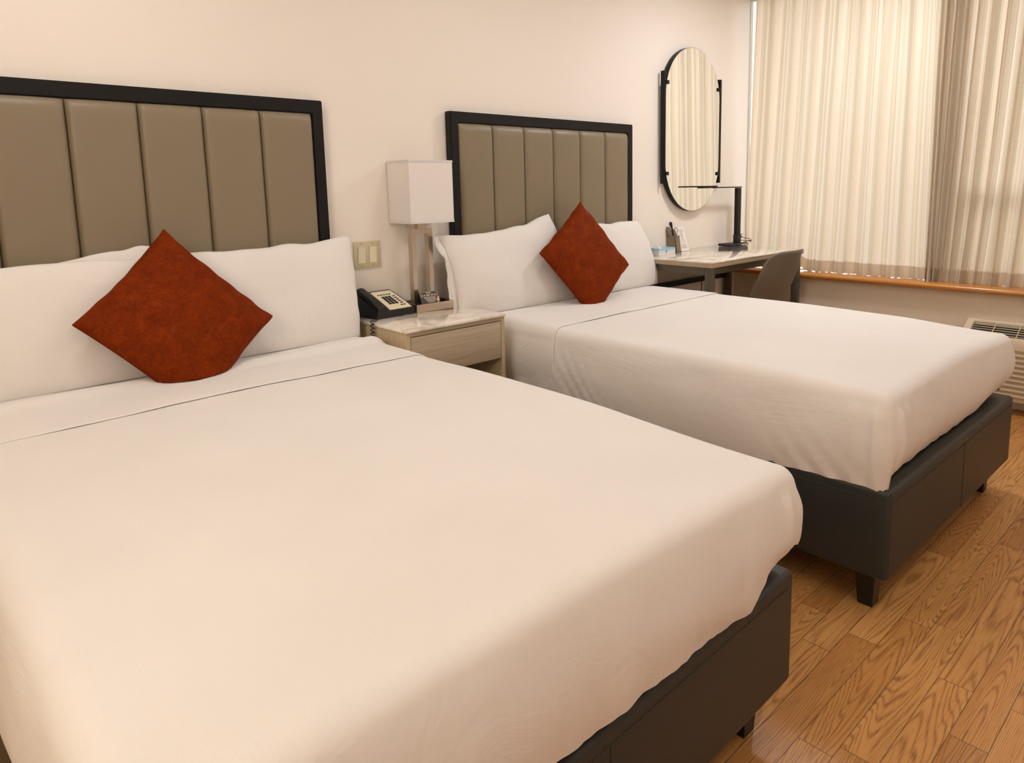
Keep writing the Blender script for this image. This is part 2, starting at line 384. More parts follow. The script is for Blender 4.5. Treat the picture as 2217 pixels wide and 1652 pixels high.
headboard(-1.87, -.600, 'black framed grey channel-tufted headboard behind the near bed at the left')

# ------------------------------------------------------------------ beds
def rotz(cx, cy, a): return Matrix.Translation((cx, cy, 0)) @ Matrix.Rotation(a, 4, 'Z') @ Matrix.Translation((-cx, -cy, 0))
def bed(x0, x1, L, a, label):
    cx = (x0+x1)/2; R = rotz(cx, 0, a); zt_, zb_ = .391, .1216
    t = thing('bed', (cx, -L/2, 0), label, 'bed')
    # upholstered rails: soft rectangular ring with a deck
    b = nb(); y1 = -.018
    box(b, x0, x1, -L, y1, zb_, zt_, bev=.016, seg=4)
    for v in b.verts: v.co = R @ v.co
    obj('upholstered_box', b, 'base_leather', t, auto=50)
    # rolled top lip
    for pts in ([(x0+.03, -L-.0012, zt_-.033), (x1-.03, -L-.0012, zt_-.033)], [(x0-.0012, -L+.03, zt_-.033), (x0-.0012, -.05, zt_-.033)], [(x1+.0012, -L+.03, zt_-.033), (x1+.0012, -.05, zt_-.033)]):
        b = nb(); p0, p1 = Vector(pts[0]), Vector(pts[1]); n = int((p1-p0).length/.009)
        for k in range(n):
            q = p0.lerp(p1, k/n); q2 = p0.lerp(p1, (k+.55)/n); tube(b, [R @ q, R @ q2], .0011, 4)
        obj('stitching', b, 'stitch', t)['kind'] = 'stuff'
    b = nb(); xs = cx+.02
    tube(b, [R @ Vector((xs, -L-.0006, zb_+.01)), R @ Vector((xs, -L-.0006, zt_-.035))], .0008, 4); obj('seam', b, 'base_leather', t)
    for lx, ly in ((x0+.05, -L+.05), (x1-.05, -L+.05), (x0+.05, -.1), (x1-.05, -.1)):
        sx = 1 if lx < cx else -1; sy = 1 if ly < -L/2 else -1
        w = .062; b = nb()
        top = [(lx, ly), (lx+sx*w, ly), (lx+sx*w, ly+sy*w), (lx, ly+sy*w)]; k = .68
        cxl, cyl = lx+sx*.008, ly+sy*.008
        bot = [(cxl, cyl), (cxl+sx*w*k, cyl), (cxl+sx*w*k, cyl+sy*w*k), (cxl, cyl+sy*w*k)]
        A = [b.verts.new((p[0], p[1], zb_+.004)) for p in top]; B = [b.verts.new((p[0], p[1], 0)) for p in bot]
        b.faces.new(A); b.faces.new(B)
        for i in range(4): b.faces.new((A[i], A[(i+1) % 4], B[(i+1) % 4], B[i]))
        for v in b.verts: v.co = R @ v.co
        obj('leg', b, 'leg_black', t)
    return t, R
ZB = .394        # mattress bottom
ZT = .668        # sheet top
RR = .052
def perim(x0, x1, y0, y1, r, n):
    """rounded rectangle points (counter-clockwise) with outward normals, evenly spread"""
    segs = []; cs = [((x1-r, y0+r), -PI/2), ((x1-r, y1-r), 0), ((x0+r, y1-r), PI/2), ((x0+r, y0+r), PI)]
    out = []
    lens = [(x1-x0-2*r), r*PI/2, (y1-y0-2*r), r*PI/2]*2; tot = sum(lens)
    for i in range(n):
        d = i/n*tot; k = 0
        while d > lens[k]: d -= lens[k]; k += 1
        q = k//2
        if k == 0: p = (x0+r+d, y0); nn = (0, -1)
        elif k == 2: p = (x1, y0+r+d); nn = (1, 0)
        elif k == 4: p = (x1-r-d, y1); nn = (0, 1)
        elif k == 6: p = (x0, y1-r-d); nn = (-1, 0)
        else:
            c, a0 = cs[(k-1)//2]; a = a0+d/r; p = (c[0]+r*math.cos(a), c[1]+r*math.sin(a)); nn = (math.cos(a), math.sin(a))
        out.append((p, nn))
    return out
def sheet(x0, x1, L, R, label, hem, seed, extra=lambda *a: 0, yhead=-.018, dip=()):
    """tucked top sheet wrapped over the mattress; hem(px,py,nn)->z of lower edge"""
    n = 900; rc = .034
    P = perim(x0, x1, -L, yhead, rc, n)
    cx, cy = (x0+x1)/2, (-L+yhead)/2
    # profile: t -> (outward offset, height)
    prof = [('s', t) for t in (0, .04, .1, .17, .24, .32, .4, .48, .56, .63, .70)]
    for a in range(1, 9): prof.append(('r', a/8))
    for d in (.02, .05, .1, .16, .24, .34, .46, .58, .7, .82, .92, 1.0): prof.append(('t', d))
    rr = RR; b = nb(); rings = []
    W2 = (x1-x0)/2
    def inset(p, nn, d):
        c = (p[0]-nn[0]*rc, p[1]-nn[1]*rc)
        if d <= rc: return c[0]+nn[0]*(rc-d), c[1]+nn[1]*(rc-d)
        return min(max(c[0], x0+d), x1-d), min(max(c[1], -L+d), yhead-d)
    for kind, t in prof:
        ring = []
        for i, (p, nn) in enumerate(P):
            zs = ZT-rr
            if kind == 's':
                h, hang = hem(p[0], p[1], nn); u = t/.70; z = h+(zs-h)*u
                nearh = min(1, max(0, (-p[1]-.1)/.5))
                off = (-.034*(1-hang)+.001*hang)*(1-u)**3+(.018*nearh)*math.sin(PI*min(1, u*.9+.05))
                s = p[0]*nn[1]-p[1]*nn[0]
                off += .0055*(1-u)**1.5*fbm(s*16, seed, nn[0]*3, 3)+.004*nearh*nz(s*5, z*6+seed, nn[1]*2)
                off += extra(p[0], p[1], z, nn, u)
                x, y = inset(p, nn, -off)
            elif kind == 'r':
                a = t*PI/2; x, y = inset(p, nn, rr*(1-math.cos(a))); z = zs+rr*math.sin(a)
            else:
                x, y = inset(p, nn, rr+(W2-rr)*t); z = ZT
                if t == 1.0: x = cx; y = round(y/.03)*.03
            if kind != 's':
                z += (.005*fbm(x*2.2, y*1.6, seed, 3)+.0016*fbm(x*9, y*4, seed+3, 2)) * (t if kind == 'r' else 1)
            qx, qy = (x, y) if kind == 't' else p; dd = sum(d[2]*math.exp(-(math.hypot(qx-d[0], qy-d[1])/d[3])**2) for d in dip)
            z -= dd*(t/.70 if kind == 's' else 1)
            ring.append(b.verts.new(R @ Vector((x, y, z))))
        rings.append(ring)
    for j in range(len(rings)-1):
        for i in range(n):
            k = (i+1) % n; b.faces.new((rings[j][i], rings[j][k], rings[j+1][k], rings[j+1][i]))
    bmesh.ops.remove_doubles(b, verts=rings[-1], dist=.001)
    b.normal_update()
    o = obj('bed_sheet', b, 'cotton', None, smooth=True, origin=(cx, cy, ZB)); setp(o, label, 'bed sheet')
    return o
def sheet_z(x, y, x0, x1, L, seed): return ZT+.005*fbm(x*2.2, y*1.6, seed, 3)+.0016*fbm(x*9, y*4, seed+3, 2)
def fold_band(x0, x1, R, y_foot, y_head, seed, parent, hemz=.40, thick=.0045, ridge=0):
    """turned-down border: strip across the bed, over both sides, wrapped over the sheet"""
    rr = RR; path = []
    def side(t, sd):   # t 0..1 from hem to start of rounding
        u = t; return (-.006*(1-u)**3+sd*math.sin(PI*min(1, u*.9+.05)), hemz+.004+(ZT-rr-hemz-.004)*u)
    ns = 16
    for k in range(ns): o_, z = side(k/ns, .016); path.append((x0-o_, z, -1, 0))
    for k in range(9): a = k/8*PI/2; path.append((x0+rr*(1-math.cos(a)), ZT-rr+rr*math.sin(a), -math.cos(a), math.sin(a)))
    for k in range(1, 40): path.append((x0+rr+(x1-x0-2*rr)*k/40, ZT, 0, 1))
    for k in range(9): a = PI/2-k/8*PI/2; path.append((x1-rr*(1-math.cos(a)), ZT-rr+rr*math.sin(a), math.cos(a), math.sin(a)))
    for k in range(1, ns+1): o_, z = side(1-k/ns, .003); path.append((x1+o_, z, 1, 0))
    m = len(path)-1; nvv = 34
    b = nb()
    def f(u, v):
        i = min(int(round(u*m)), m); px, pz, nx, nz_ = path[i]
        sk = (.5-u)*0
        yf = y_foot+.03*math.sin(u*PI*1.0)*0+.012*nz(px*2, seed)-(.05 if u < .5 else .0)*max(0, .35-u)*2
        # cross profile: v from head (0) -> foot edge -> returns under
        if v < .86: y = y_head+(yf-y_head)*(v/.86); th = thick*(1 if v > .06 else .35+v/.06*.65)
        else:
            a = (v-.86)/.14*PI; th = thick*.5*(1+math.cos(a)); y = yf-thick*.6*math.sin(a)
        th += .0012+.0012*fbm(px*3, y*7, seed, 2)+ridge*math.exp(-((y+.285)/.035)**2)*nz_
        zz = .005*fbm(px*2.2, y*1.6, seed, 3)*nz_
        return R @ Vector((px+nx*th, y, pz+nz_*th+zz))
    grid(b, f, m, nvv)
    return obj('turned_down_border', b, 'cotton', parent, smooth=True)
def mattress(x0, x1, L, R, label):
    b = nb(); box(b, x0+.03, x1-.03, -L+.045, -.03, ZB, ZT-.03, bev=.05, seg=4)
    for v in b.verts: v.co = R @ v.co
    o = obj('mattress', b, 'tissue', None, auto=60); setp(o, label, 'mattress'); return o

B1 = (-1.856, -.556, 1.939); B2 = (.026, 1.263, 1.939)
t1, R1 = bed(*B1, .0165, 'near bed with dark grey upholstered base, filling the lower left')
t2, R2 = bed(*B2, -.0062, 'far bed with dark grey upholstered base, beside the window air conditioner')
def hem1(x, y, nn):
    x0, x1, L = B1; f = (x1-x)/(x1-x0)
    if nn[1] < -.6:   # foot : droops over the base except near the corner
        T = ((-.1, .47), (.03, .462), (.085, .447), (.13, .418), (.168, .397), (.29, .405), (.4, .412), (.585, .416), (1.1, .41)); hang = 1
        for (a, za), (b_, zb2) in zip(T, T[1:]):
            if a <= f <= b_: z = za+(zb2-za)*(f-a)/(b_-a)
    elif nn[0] > .6: z, hang = .405, .2
    elif nn[0] < -.6: z, hang = .40, 1
    else: z, hang = .43, .6
    return z+.006*nz(x*7, y*7, 1), hang
def hem2(x, y, nn):
    x0, x1, L = B2; f = (x-x0)/(x1-x0)
    z, hang = .408, .0
    if nn[1] < -.5: z = .402+.028*max(0, f-.7)/.3; hang = .15*(1-min(1, f*4))
    if nn[0] < -.5: z = .376+.012*max(0, min(1, (-y-1.5)/.4)); hang = 1
    c = math.hypot(x-x0, y+L); z -= .012*math.exp(-(c/.05)**2)
    return z+.004*nz(x*8, y*8, 5), hang
def extra1(x, y, z, nn, u):
    c = math.hypot(x-B1[1], y+B1[2]); e = 0
    e += .007*math.exp(-((c-.075)/.014)**2)*min(1, u*1.5)*(1 if nn[1] < -.6 else .3)
    if nn[1] < -.6: e += .003*math.sin((x*9+z*26)*2)*math.exp(-(c/.5)**2)*(1-u)
    return e
def extra2(x, y, z, nn, u):
    e = 0; c = math.hypot(x-B2[0], y+B2[2])
    e += .014*math.exp(-((c-.05)/.011)**2)*(.4+.6*u)*(1 if nn[1] < -.5 else .6)+.006*math.exp(-((c-.11)/.016)**2)*u
    if nn[0] < -.6:
        d = -y-.62-(.64-z)*.75
        e += .0045*math.exp(-(d/.12)**2)*math.sin(d*110)*min(1, (1-u)*2.5)
        d2 = -y-1.55-(.6-z)*.9; e += .0035*math.exp(-(d2/.14)**2)*math.sin(d2*80)*(1-u)
    return e
s1 = sheet(B1[0]+.004, B1[1]-.002, B1[2]+.008, R1, 'white tucked sheet covering the near bed', hem1, 1.3, extra1, dip=((B1[1], -B1[2], .030, .42),))
s2 = sheet(B2[0]+.004, B2[1]-.004, B2[2]-.012, R2, 'white tucked sheet covering the far bed', hem2, 8.1, extra2, dip=((B2[0], -B2[2], .008, .25), (B2[1], -B2[2], .024, .36)))
LOC[s1.name] = Vector(s1.location); LOC[s2.name] = Vector(s2.location)
fold_band(B1[0]+.004, B1[1]-.002, R1, -.575, -.15, 1.3, s1, .415, ridge=.017)
fold_band(B2[0]+.004, B2[1]-.004, R2, -.60, -.16, 8.1, s2, .405)

# ------------------------------------------------------------------ pillows and cushions
def pillow(name, C, thick, mat, label, cat, n=44, top=(0, 0), pinch=.05, sag=.0, floor_z=None, seed=0, group=None, back_y=None, power=.45, bow=(0, 0, 0, 0), flange=0):
    """C: TL, TR, BL, BR corner points (world). Two bulged faces meeting at a seam. bow: outward bow (m) of top,bottom,left,right edges"""
    TL, TR, BL, BR = [Vector(c) for c in C]
    nrm = ((TR-TL).cross(BL-TL)).normalized()
    if nrm.y > 0: nrm = -nrm
    upv = ((TL+TR)-(BL+BR)).normalized(); rv = ((TR+BR)-(TL+BL)).normalized()
    b = nb()
    def P(u, v, s):
        p = TL.lerp(TR, u).lerp(BL.lerp(BR, u), v)
        U, Vv = 2*u-1, 2*v-1
        bu = (1-U*U); bv = (1-Vv*Vv)
        p = p+upv*(bow[0]*bu*(1-v)-bow[1]*bu*v)+rv*(bow[3]*bv*u-bow[2]*bv*(1-u))
        # wavy seam
        p = p+upv*(.006*nz(u*6, seed, 2)*(1-v)*2)*(1 if abs(Vv) > .8 else .3)+rv*.005*nz(v*7, seed, 5)*abs(U)
        d = (max(0, 1-abs(U)**2.6)*max(0, 1-abs(Vv)**2.6))**power
        d2 = d*(1+.10*nz(u*2.5, v*2.5, seed+s)+.05*nz(u*7, v*7, seed+s))
        return p+nrm*(s*thick/2*d2)
    cs = lambda t: .5-.5*math.cos(PI*t)
    F = [[b.verts.new(P(cs(i/n), cs(j/n), 1)) for i in range(n+1)] for j in range(n+1)]
    K = [[F[j][i] if i in (0, n) or j in (0, n) else b.verts.new(P(cs(i/n), cs(j/n), -1)) for i in range(n+1)] for j in range(n+1)]
    for j in range(n):
        for i in range(n):
            b.faces.new((F[j][i], F[j][i+1], F[j+1][i+1], F[j+1][i])); b.faces.new((K[j][i], K[j+1][i], K[j+1][i+1], K[j][i+1]))
    for v in b.verts:
        if back_y is not None and v.co.y > back_y: v.co.y = back_y+(v.co.y-back_y)*.03
        if floor_z is not None:
            fz = floor_z(v.co.x, v.co.y) if callable(floor_z) else floor_z
            if v.co.z < fz: v.co.z = fz+(v.co.z-fz)*.02
    t = obj(name, b, mat, None, smooth=True); setp(t, label, cat, group)
    # seam piping
    edge = [(i/n, 0) for i in range(n)]+[(1, j/n) for j in range(n)]+[(1-i/n, 1) for i in range(n)]+[(0, 1-j/n) for j in range(n)]
    return t, P
def seam_of(t, P, r, mat, n=44, floor_z=None, back_y=None):
    cs = lambda q: .5-.5*math.cos(PI*q)
    e = [(cs(i/n), 0) for i in range(n)]+[(1, cs(j/n)) for j in range(n)]+[(1-cs(i/n), 1) for i in range(n)]+[(0, 1-cs(j/n)) for j in range(n)]+[(0, 0)]
    pts = []
    for u, v in e:
        p = P(u, v, 0)
        if floor_z and p.z < floor_z+.003: p.z = floor_z+.003
        if back_y is not None and p.y > back_y: p.y = back_y
        pts.append(p)
    pts = [p for i, p in enumerate(pts) if i == 0 or (p-pts[i-1]).length > .0008]
    b = nb(); tube(b, pts, r, 5); LOC[t.name] = Vector(t.location)
    return obj('seam_piping', b, mat, t, smooth=True)
FZ = ZT+.004
WB = -.018
def flap(t, P, w=.045):
    b = nb()
    def f(u, v):
        p0 = P(0, v, 0); ww = w*(.35+.5*math.exp(-(v/.10)**2)+.35*math.exp(-((v-.75)/.22)**2)+.2*nz(v*6, 3))
        return p0+Vector((-ww*u, -.012*math.sin(u*2.2+v*5)-.02*u*(1-v), .010*u*math.exp(-(v/.08)**2)-.03*u*math.exp(-((v-.12)/.1)**2)))
    grid(b, f, 10, 60); LOC[t.name] = Vector(t.location)
    o = obj('pillowcase_flap', b, 'cotton', t, smooth=True); md = o.modifiers.new('thickness', 'SOLIDIFY'); md.thickness = .004; md.offset = 0
# near bed
pillow('pillow', [(-1.18, -.045, 1.035), (-.548, -.045, 1.052), (-1.22, -.15, FZ-.012), (-.575, -.145, FZ-.012)], .115, 'cotton', 'white standing pillow on the right half of the near bed', 'pillow', floor_z=FZ, back_y=WB, seed=3, bow=(-.014, .0, .0, .002), power=.3)
pillow('pillow', [(-1.84, -.085, 1.018), (-1.185, -.095, 1.022), (-1.86, -.18, FZ-.012), (-1.19, -.18, FZ-.012)], .10, 'cotton', 'white front pillow on the left half of the near bed', 'pillow', floor_z=FZ, seed=9, back_y=-.05, bow=(.012, 0, .02, .0), power=.3)
pillow('pillow', [(-1.60, -.022, 1.00), (-1.245, -.022, 1.062), (-1.70, -.08, FZ-.01), (-1.21, -.08, FZ-.01)], .07, 'cotton', 'white rear pillow peeking above the left front pillow of the near bed', 'pillow', floor_z=FZ, back_y=WB, seed=14, bow=(.012, 0, .02, .0), power=.35)
# far bed
t, P_ = pillow('pillow', [(-.125, -.05, 1.028), (.545, -.05, 1.098), (-.075, -.13, FZ-.012), (.62, -.15, FZ-.012)], .115, 'cotton', 'white pillow on the left half of the far bed, beside the lamp', 'pillow', floor_z=FZ, back_y=WB, seed=21, bow=(-.03, 0, -.015, .02), power=.34)
flap(t, P_, .055)
pillow('pillow', [(.66, -.045, 1.02), (1.24, -.05, 1.035), (.66, -.14, FZ-.012), (1.315, -.14, FZ-.012)], .115, 'cotton', 'white pillow on the right half of the far bed, beside the desk', 'pillow', floor_z=FZ, back_y=WB, seed=27, bow=(.0, 0, 0, .03), power=.3)
t, P_ = pillow('throw_pillow', [(-1.225, -.115, 1.118), (-.955, -.255, .815), (-1.517, -.245, .868), (-1.245, -.37, .565)], .125, 'velvet', 'rust red velvet cushion standing on its corner on the near bed', 'cushion', floor_z=ZT+.008, seed=31, bow=(-.010, -.008, -.012, -.010), power=.5)
seam_of(t, P_, .0022, 'velvet', floor_z=ZT+.008)
t, P_ = pillow('throw_pillow', [(.69, -.135, 1.155), (.90, -.275, .826), (.335, -.205, .925), (.545, -.36, .590)], .12, 'velvet', 'rust red velvet cushion standing on its corner on the far bed', 'cushion', floor_z=ZT+.008, seed=37, bow=(-.008, -.010, -.006, -.010), power=.5)
seam_of(t, P_, .0022, 'velvet', floor_z=ZT+.008)

# ------------------------------------------------------------------ nightstand
NX0, NX1, NY, NZ = -.5365, -.0564, -.413, .7187
t = thing('nightstand', ((NX0+NX1)/2, -.2, 0), 'taupe wood nightstand with marble top between the beds', 'nightstand')
boxobj('marble_top', 'marble', t, NX0, NX1, NY, .037, NZ-.011, NZ, bev=.0015)
zs = NZ-.0112
boxobj('side_panel', 'taupe_side', t, NX0+.004, NX0+.022, NY+.006, .035, .04, zs, bev=.001)
boxobj('side_panel', 'taupe_side', t, NX1-.022, NX1-.004, NY+.006, .035, .04, zs, bev=.001)
boxobj('top_rail', 'taupe_wood', t, NX0+.0222, NX1-.0222, NY+.006, .03, .692, zs-.0002)
boxobj('back_panel', 'taupe_wood', t, NX0+.0222, NX1-.0222, .018, .034, .06, .6915)
boxobj('shelf', 'taupe_wood', t, NX0+.0222, NX1-.0222, NY+.012, .017, .12, .138)
boxobj('drawer', 'taupe_wood', t, NX0+.0246, NX1-.0246, NY+.006, NY+.026, .535, .6885, bev=.0008)
boxobj('drawer_box', 'black_wood', t, NX0+.0246, NX1-.0246, NY+.0262, .0, .545, .680)

# telephone
PX0, PX1, PY0, PY1 = -.492, -.305, -.132, .012
t = thing('telephone', ((PX0+PX1)/2, -.06, NZ), 'black desk telephone with coiled cord on the nightstand', 'telephone')
def slope_z(y, f=.026, r=.092): u = (y-PY0)/(PY1-PY0); return NZ+f+(r-f)*u**.9
b = nb(); n = 12
out = [(PY0, NZ+.001)]+[(PY0+(PY1-PY0)*k/n, slope_z(PY0+(PY1-PY0)*k/n)) for k in range(n+1)]+[(PY1, NZ+.001)]
prism(b, out, 0, PX0, PX1); bmesh.ops.bevel(b, geom=[e for e in b.edges if abs(e.calc_face_angle(0)) > .5], offset=.004, segments=2, affect='EDGES')
obj('body', b, 'black_plastic', t, auto=35)
def onphone(x, y, h): # point above the sloping top
    return Vector((x, y, slope_z(y)+h))
def slab(bm, x0, x1, ya, yb, h0, h1, ns=8):
    A = []
    for k in range(ns+1):
        y = ya+(yb-ya)*k/ns; A.append([bm.verts.new(onphone(x, y, h)) for x, h in ((x0, h0), (x1, h0), (x1, h1), (x0, h1))])
    for k in range(ns):
        for i in range(4): bm.faces.new((A[k][i], A[k][(i+1) % 4], A[k+1][(i+1) % 4], A[k+1][i]))
    bm.faces.new(A[0]); bm.faces.new(A[-1][::-1]); return bm
fx0, fx1 = -.422, -.313
obj('faceplate', slab(nb(), fx0, fx1, PY0+.006, PY1-.010, .0002, .0022), 'cream_plastic', t)
# handset: long curved bar on the left
b = nb(); hs = []
for k in range(17):
    u = k/16; y = PY0-.004+(PY1-PY0+.004)*u; hump = .009*math.sin(PI*u); zc = slope_z(max(PY0, y))+.002+hump
    w = .020+.004*abs(2*u-1)**2; hh = .011+.007*abs(2*u-1)**3
    hs.append([b.verts.new((-.463+w*cx_, y, zc+hh*cz_)) for cx_, cz_ in ((-1, -1), (1, -1), (1.05, 0), (.8, .85), (0, 1.1), (-.8, .85), (-1.05, 0))])
for k in range(16):
    for i in range(7): b.faces.new((hs[k][i], hs[k][(i+1) % 7], hs[k+1][(i+1) % 7], hs[k+1][i]))
b.faces.new(hs[0]); b.faces.new(hs[-1][::-1]); obj('handset', b, 'black_plastic', t, auto=40)
for r in range(4):
    for c in range(3):
        x = -.398+c*.0165; y = PY0+.036+r*.0145
        b = slab(nb(), x, x+.0115, y, y+.0095, .002, .0052, 1); obj('key', b, 'black_plastic', t)
for k in range(5): obj('memory_button', slab(nb(), -.405+k*.0145, -.395+k*.0145, PY0+.103, PY0+.107, .002, .004, 1), 'black_plastic', t)
for k in range(5): obj('side_button', slab(nb(), -.342, -.328, PY0+.036+k*.0125, PY0+.040+k*.0125, .002, .004, 1), 'black_plastic', t)
for k in range(2): obj('lower_button', slab(nb(), -.352+k*.014, -.342+k*.014, PY0+.022, PY0+.026, .002, .004, 1), 'black_plastic', t)
b = nb(); cpts = [(-.487, PY0-.004, NZ+.018), (-.497, PY0-.02, NZ+.006), (-.515, PY0-.035, NZ+.004), (-.532, PY0-.045, NZ+.006)]
tube(b, cpts, .0022, 6)
pts = []; turns = 11; x_c, y_c = -.5445, -.190
z_hi, z_lo = NZ+.012, NZ-.16
for k in range(turns*16+1):
    a = 2*PI*k/16; pts.append((x_c-.0005+.0042*math.cos(a), y_c+.0115*math.sin(a), z_hi+(z_lo-z_hi)*k/(turns*16)))
tube(b, [cpts[-1], (-.541, PY0-.054, NZ+.011), pts[0]], .0019, 6); tube(b, pts, .0023, 6)
obj('coiled_cord', b, 'black_plastic', t, smooth=True)

# the telephone stands slightly turned and narrows towards its back
for ch in t.children:
    if ch.name.startswith('coiled_cord'): continue
    for v in ch.data.vertices:
        x, y = v.co.x+LOC[t.name].x+.485, v.co.y+LOC[t.name].y+.139
        k = 1-.10*max(0, y)/.15; x *= k; ca, sa = math.cos(math.radians(4)), math.sin(math.radians(4))
        v.co.x = x*ca-y*sa-.485-LOC[t.name].x; v.co.y = x*sa+y*ca-.139-LOC[t.name].y

# table lamp
LX, LY = -.2035, -.035
t = thing('table_lamp', (LX, LY, NZ), 'table lamp with square white shade and brushed nickel open column on the nightstand', 'table lamp')
tx0, tx1, ty0, ty1, tzt = -.298, -.109, -.126, .018, NZ+.0335
b = nb(); ringframe(b, [(tx0, ty0), (tx1, ty0), (tx1, ty1), (tx0, ty1)], [(tx0+.004, ty0+.004), (tx1-.004, ty0+.004), (tx1-.004, ty1-.004), (tx0+.004, ty1-.004)], 2, NZ+.0005, tzt)
box(b, tx0+.004, tx1-.004, ty0+.004, ty1-.004, NZ+.001, NZ+.022); obj('tray_base', b, 'steel', t)
b = nb(); box(b, tx0+.02, tx1-.012, ty0+.012, ty0+.06, NZ+.022, NZ+.027, bev=.002); box(b, -.150, -.118, -.075, -.03, NZ+.027, NZ+.038, bev=.003); obj('outlet_panel', b, 'black_plastic', t)
cx0, cx1, cyf, cyb = -.258, -.154, -.050, -.020
b = nb(); ringframe(b, [(cx0, NZ+.022), (cx1, NZ+.022), (cx1, 1.064), (cx0, 1.064)], [(cx0+.021, NZ+.043), (cx1-.021, NZ+.043), (cx1-.021, 1.043), (cx0+.021, 1.043)], 1, cyf, cyb)
obj('column', b, 'steel', t)
boxobj('neck', 'steel', t, -.223, -.189, -.046, -.024, 1.0645, 1.10)
sx0, sx1, sy0, sy1, sz0, sz1 = -.310, -.094, -.130, .034, 1.091, 1.350
b = nb(); ringframe(b, [(sx0, sy0), (sx1, sy0), (sx1, sy1), (sx0, sy1)], [(sx0+.003, sy0+.003), (sx1-.003, sy0+.003), (sx1-.003, sy1-.003), (sx0+.003, sy1-.003)], 2, sz0, sz1)
sh = obj('lamp_shade', b, 'shade', t)
LOC[sh.name] = LOC[t.name]
for za in (sz0-.0005, sz1-.0085):
    b = nb(); ringframe(b, [(sx0-.0012, sy0-.0012), (sx1+.0012, sy0-.0012), (sx1+.0012, sy1+.0012), (sx0-.0012, sy1+.0012)], [(sx0, sy0), (sx1, sy0), (sx1, sy1), (sx0, sy1)], 2, za, za+.009); obj('trim_band', b, 'shade', sh)
b = nb(); tube(b, [(LX, LY+.003, 1.10), (LX, LY+.003, 1.13)], .016, 14); tube(b, [(LX, LY+.003, 1.13), (LX, LY+.003, 1.15), (LX, LY+.003, 1.19), (LX, LY+.003, 1.205)], [.014, .028, .028, .01], 16); obj('bulb', b, 'tissue', t, smooth=True)
b = nb(); tube(b, [(sx0+.002, LY, 1.33), (sx1-.002, LY, 1.33)], .0018, 6); tube(b, [(LX, sy0+.002, 1.33), (LX, sy1-.002, 1.33)], .0018, 6); tube(b, [(LX, LY+.026, 1.10), (LX, LY+.026, 1.33)], .0018, 6); obj('shade_support', b, 'steel', t)

# tent card in the tray
t = thing('tent_card', (-.21, -.09, NZ+.022), 'small dark tent card with light print standing in the lamp tray', 'tent card')
b = nb(); zc0 = NZ+.0275; xa, xb = -.262, -.168
A = [(-.113, zc0), (-.088, zc0+.052), (-.063, zc0)]; ins = [(-.1112, zc0), (-.088, zc0+.0495), (-.0648, zc0)]
prism(b, A+ins[::-1], 0, xa, xb); obj('folded_card', b, 'card_dark', t)
def on_card(x, w): # w 0 bottom ..1 top of the front face
    d = Vector((0, .025, .052)); return Vector((x, -.113, zc0))+d*w+Vector((0, -.0009, .0004))
def cquad(bm, x0, x1, w0, w1, off=.0): bm.faces.new([bm.verts.new(on_card(x, w)+Vector((0, -.0006-off, .0003))) for x, w in ((x0, w0), (x1, w0), (x1, w1), (x0, w1))])
b = nb()
for (x0, x1, w0, w1) in ((-.257, -.172, .955, .97), (-.257, -.172, .60, .615), (-.257, -.2555, .6, .97), (-.1735, -.172, .6, .97), (-.228, -.204, .85, .9)): cquad(b, x0, x1, w0, w1)
random.seed(4); x = -.251
while x < -.182:
    w = random.uniform(.003, .007); cquad(b, x, min(x+w, -.18), .67, .76); x += w+.0018+(.004 if random.random() < .25 else 0)
for k, w in enumerate((.50, .41, .32, .23, .14)):
    x = -.245+.004*k; e = -.186-(.01 if k == 4 else 0)
    while x < e: q = random.uniform(.004, .010); cquad(b, x, min(x+q, e), w, w+.045); x += q+.0015
obj('printed_lines', b, 'print_light', t)
b = nb(); b.faces.new([b.verts.new(on_card(x, w)+Vector((0, -.0008, .0004))) for x, w in ((-.180, .05), (-.170, .25), (-.169, .55), (-.176, .5), (-.184, .28))]); obj('peach_motif', b, 'flame', t)

# switch plate on the wall
t = thing('light_switch', (-.422, WY-.003, .908), 'almond double rocker light switch on the wall beside the lamp', 'light switch')
px0, px1, pz0, pz1 = -.484, -.360, .908, 1.021
boxobj('wall_plate', 'plate', t, px0, px1, WY-.006, WY-.0003, pz0, pz1, bev=.002)
for x0 in (-.467, -.415):
    b = nb(); boxr = ringframe(b, [(x0-.001, .930), (x0+.036, .930), (x0+.036, 1.0), (x0-.001, 1.0)], [(x0+.001, .932), (x0+.034, .932), (x0+.034, .998), (x0+.001, .998)], 1, WY-.0075, WY-.006); obj('rocker_bezel', b, 'plate', t)
    b = nb(); prism(b, [(WY-.006, .932), (WY-.0075, .932), (WY-.0085, .965), (WY-.0125, .998), (WY-.006, .998)], 0, x0+.0015, x0+.0335); obj('rocker', b, 'rocker', t)
    for z in (.917, 1.012):
        b = nb(); tube(b, [(x0+.0175, WY-.0061, z), (x0+.0175, WY-.0075, z)], .0024, 10); obj('screw', b, 'print_grey', t)

